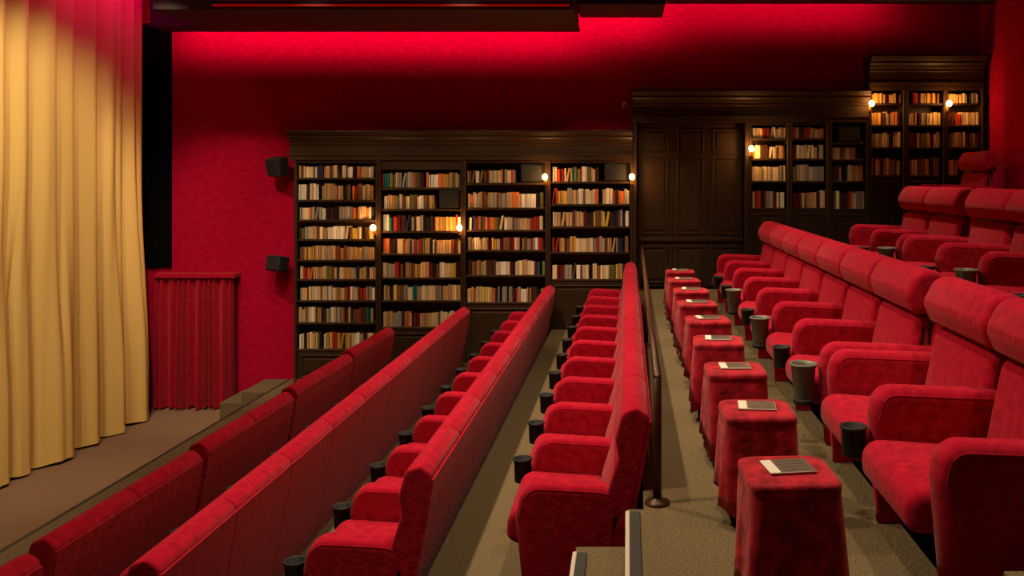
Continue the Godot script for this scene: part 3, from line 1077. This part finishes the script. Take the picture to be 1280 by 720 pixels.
	part("frame_top", box(Vector3(-7.2, 3.72, WALL), Vector3(-6.55, 3.78, WALL + 0.06), 0.006), M.black_plastic, mk)

func handrail() -> void:
	var t := thing("handrail", "bronze handrail with dark lower panel along the footstool tier", "handrail", Vector3(0.15, F5, 0))
	part("rail", tube([Vector3(-0.01, 0.60, -4.12), Vector3(0.0, 0.60, -6.0), Vector3(0.05, 0.60, -12.05)], 0.021, 12), M.bronze, t)
	for d in [4.12, 8.0, 11.9]:
		var x: float = -0.01 + 0.06 * (d - 4.12) / 8.0
		var p := part("post", tube([Vector3(x, 0.004, -d), Vector3(x, 0.60, -d)], 0.021, 12), M.bronze, t)
		part("foot", lathe([[0.06, 0.0], [0.06, 0.012], [0.03, 0.02], [0.02, 0.03]], 18), M.bronze, p, Vector3(x, 0, -d))
	part("lower_panel", box(Vector3(-0.045, 0.0, -12.0), Vector3(-0.02, 0.16, -6.4), 0.003), M.black_plastic, t)
	part("panel_edge", box(Vector3(-0.07, 0.0, -12.0), Vector3(-0.045, 0.05, -6.4), 0.003), M.rubber, t)

func step_light(x: float, y: float, z: float, label: String) -> void:
	var t := thing("step_light", label, "lamp", Vector3(x, y, z))
	part("housing", box(Vector3(-0.02, -0.03, -0.03), Vector3(0.0, 0.03, 0.03), 0.005), M.aluminium, t)
	part("lens", box(Vector3(-0.024, -0.018, -0.018), Vector3(-0.02, 0.018, 0.018), 0.001), M.lens, t)
	var l := OmniLight3D.new()
	l.name = "glow"
	l.light_color = WARM
	l.light_energy = 0.01
	l.light_size = 0.015
	l.shadow_enabled = true
	l.omni_range = 20.0
	l.omni_attenuation = 2.0
	t.add_child(l)
	l.position = Vector3(-0.045, 0, 0)

func _ready() -> void:
	rng.seed = 9
	# camera: looks straight along the rows, lens shifted
	var cam := Camera3D.new()
	cam.name = "camera"
	add_child(cam)
	cam.position = Vector3(0, 1.562, 0)
	var near := 0.1
	cam.set_frustum(720.0 / 1075.0 * near, Vector2(-145.0 / 1075.0 * near, -138.0 / 1075.0 * near), near, 60.0)
	cam.current = true
	# the hall has no window: black outside
	var we := WorldEnvironment.new()
	we.name = "environment"
	var env := Environment.new()
	env.background_mode = Environment.BG_COLOR
	env.background_color = Color.BLACK
	env.tonemap_mode = Environment.TONE_MAPPER_LINEAR
	env.tonemap_exposure = 1.0
	env.sdfgi_enabled = true
	env.ssao_enabled = true
	env.ssil_enabled = true
	we.environment = env
	add_child(we)
	make_materials()
	# house lights: a line over the second and third rows, a line over the club seats, washes for the curtain
	for z in [-3.6, -5.7, -7.8, -9.7]:
		downlight(-2.0, z, CEIL, 12.0, Vector3(-0.4, -0.5, z), 41.0, "recessed ceiling downlight between the front row and second row")
	for z in [-4.2, -6.8, -9.2]:
		downlight(0.2, z, CEIL, 6.5, Vector3(0.0, 0, z), 42.0, "recessed ceiling downlight over the handrail")
	for z in [-1.0, -3.5, -6.0, -8.5]:
		downlight(2.1, z, CEIL, 3.5 if z > -2.0 else 7.0, Vector3(2.5, 0, z), 34.0, "recessed ceiling downlight over the club seats")
	downlight(4.0, -9.0, CEIL, 4.5, Vector3(4.4, 0, -9.2), 44.0, "recessed ceiling downlight over the top corner seat")
	for c in [[-2.2, 42.0], [-4.9, 42.0], [-7.6, 34.0]]:
		downlight(-4.6, c[0], CEIL, 16.0, Vector3(-6.6, 0.9, c[0] - 2.2), c[1], "recessed ceiling downlight aimed at the gold curtain")
	for c in [[-5.6, 13.0], [-3.8, 8.0], [-2.0, 8.0], [-0.4, 8.0], [2.0, 4.5]]:
		downlight(c[0], -9.4, CEIL, c[1], Vector3(c[0], 0.0, WALL), 24.0, "recessed ceiling downlight aimed at the bookcases")
	# red cove lights in the slot behind the bulkheads, above the curtain and along the lowest bulkhead
	red_strip(Vector3(-6.42, 3.77, -11.86), Vector3(-0.70, 3.77, -11.86), Vector3(0, -0.2, -1), 5.2, "red light strip hidden above the lowest ceiling bulkhead")
	red_strip(Vector3(-0.64, 3.97, -11.86), Vector3(0.44, 3.97, -11.86), Vector3(0, -0.2, -1), 1.05, "red light strip hidden above the middle ceiling bulkhead")
	red_strip(Vector3(0.52, 4.16, -11.86), Vector3(3.6, 4.16, -11.86), Vector3(0, -0.2, -1), 1.6, "red light strip hidden above the highest ceiling bulkhead")
	red_strip(Vector3(-6.1, CEIL - 0.04, -11.85), Vector3(-6.1, CEIL - 0.04, -9.2), Vector3(-0.8, -1, 0), 1.7, "red light strip on the ceiling in front of the gold curtain")
	red_strip(Vector3(-5.0, 3.64, -10.37), Vector3(-0.72, 3.64, -10.37), Vector3(0, 1.0, 0.5), 0.29, "red light strip along the inner edge of the lowest bulkhead")
	build_shell()
	make_seat_meshes()
	# bookcase wall
	for i in bays.size():
		build_bay(i)
	panelled_doors()
	cornice(wx(363.0), wx(790.5), wy(163.5), wy(200.0), "low stepped wooden cornice above the four wide bookcase bays")
	cornice(wx(790.5), wx(1085.5), wy(113.0), wy(153.0), "wooden cornice above the panelled doors and narrow bookcases")
	cornice(wx(1078.0) + 0.09, wx(1229.0), wy(70.0), wy(111.0), "highest wooden cornice above the corner bookcase")
	# curtains
	gold_curtain()
	red_curtain()
	# seats
	build_love_seats()
	build_plain_row(-2.22, F2, 3.82, 10, "second row", 0)
	build_plain_row(-1.15, F3, 4.43, 10, "third row", 0)
	build_plain_row(-0.03, F4, 4.28, 10, "row below the handrail", 1)
	build_club_rows()
	build_footstools()
	handrail()
	# lamps and speakers
	sconce(469, 285, 0.24, "lit wall lamp between the nine-shelf and seven-shelf bookcase bays")
	sconce(576, 285, 0.24, "lit wall lamp between the seven-shelf and six-shelf bookcase bays")
	sconce(682, 222, 0.24, "lit wall lamp between the six-shelf and five-shelf bookcase bays")
	sconce(790, 222, 0.24, "lit wall lamp between the five-shelf bay and the panelled doors")
	sconce(938, 187, 0.3, "lit wall lamp between the panelled doors and the narrow bookcase")
	sconce(1087, 131, 0.22, "lit wall lamp at the edge of the high corner bookcase")
	sconce(1183, 131, 0.22, "lit wall lamp in the middle of the high corner bookcase")
	loudspeaker(Vector3(wx(561), wy(261) + 0.135, FRONT - 0.11), 0.28, 0.26, 0.2, Vector3.ZERO, false, "black loudspeaker on the second shelf of the seven-shelf bay")
	loudspeaker(Vector3(wx(664), wy(228.5) + 0.133, FRONT - 0.11), 0.30, 0.26, 0.2, Vector3.ZERO, false, "black loudspeaker on the top shelf of the six-shelf bay")
	loudspeaker(Vector3(wx(769), wy(227) + 0.133, FRONT - 0.11), 0.30, 0.26, 0.2, Vector3.ZERO, false, "black loudspeaker on the top shelf of the five-shelf bay")
	loudspeaker(Vector3(wx(1062), wy(178) + 0.133, FRONT - 0.11), 0.32, 0.26, 0.2, Vector3.ZERO, false, "black loudspeaker on the top shelf of a narrow bay")
	loudspeaker(Vector3(-4.97, 1.72, -12.2), 0.26, 0.26, 0.2, Vector3(0.25, -0.5, 0.0), true, "upper black loudspeaker bracketed to the red wall beside the nine-shelf bay")
	loudspeaker(Vector3(-4.97, 0.34, -12.2), 0.25, 0.22, 0.2, Vector3(-0.2, -0.5, 0.0), true, "lower black loudspeaker bracketed to the red wall beside the nine-shelf bay")
	step_light(2.05, 0.38, -6.07, "small step light on the riser behind the club seats")
	var sensor := thing("wall_sensor", "tiny white sensor on the red wall above the bookcases", "sensor", Vector3(-0.046, 2.61, WALL))
	part("base", box(Vector3(-0.03, -0.04, 0.0), Vector3(0.03, 0.04, 0.02), 0.006), M.card_white, sensor)
	part("lens", box(Vector3(-0.016, -0.024, 0.02), Vector3(0.016, 0.01, 0.034), 0.008), M.bucket_grey, sensor)
	build_books()
	print("built")
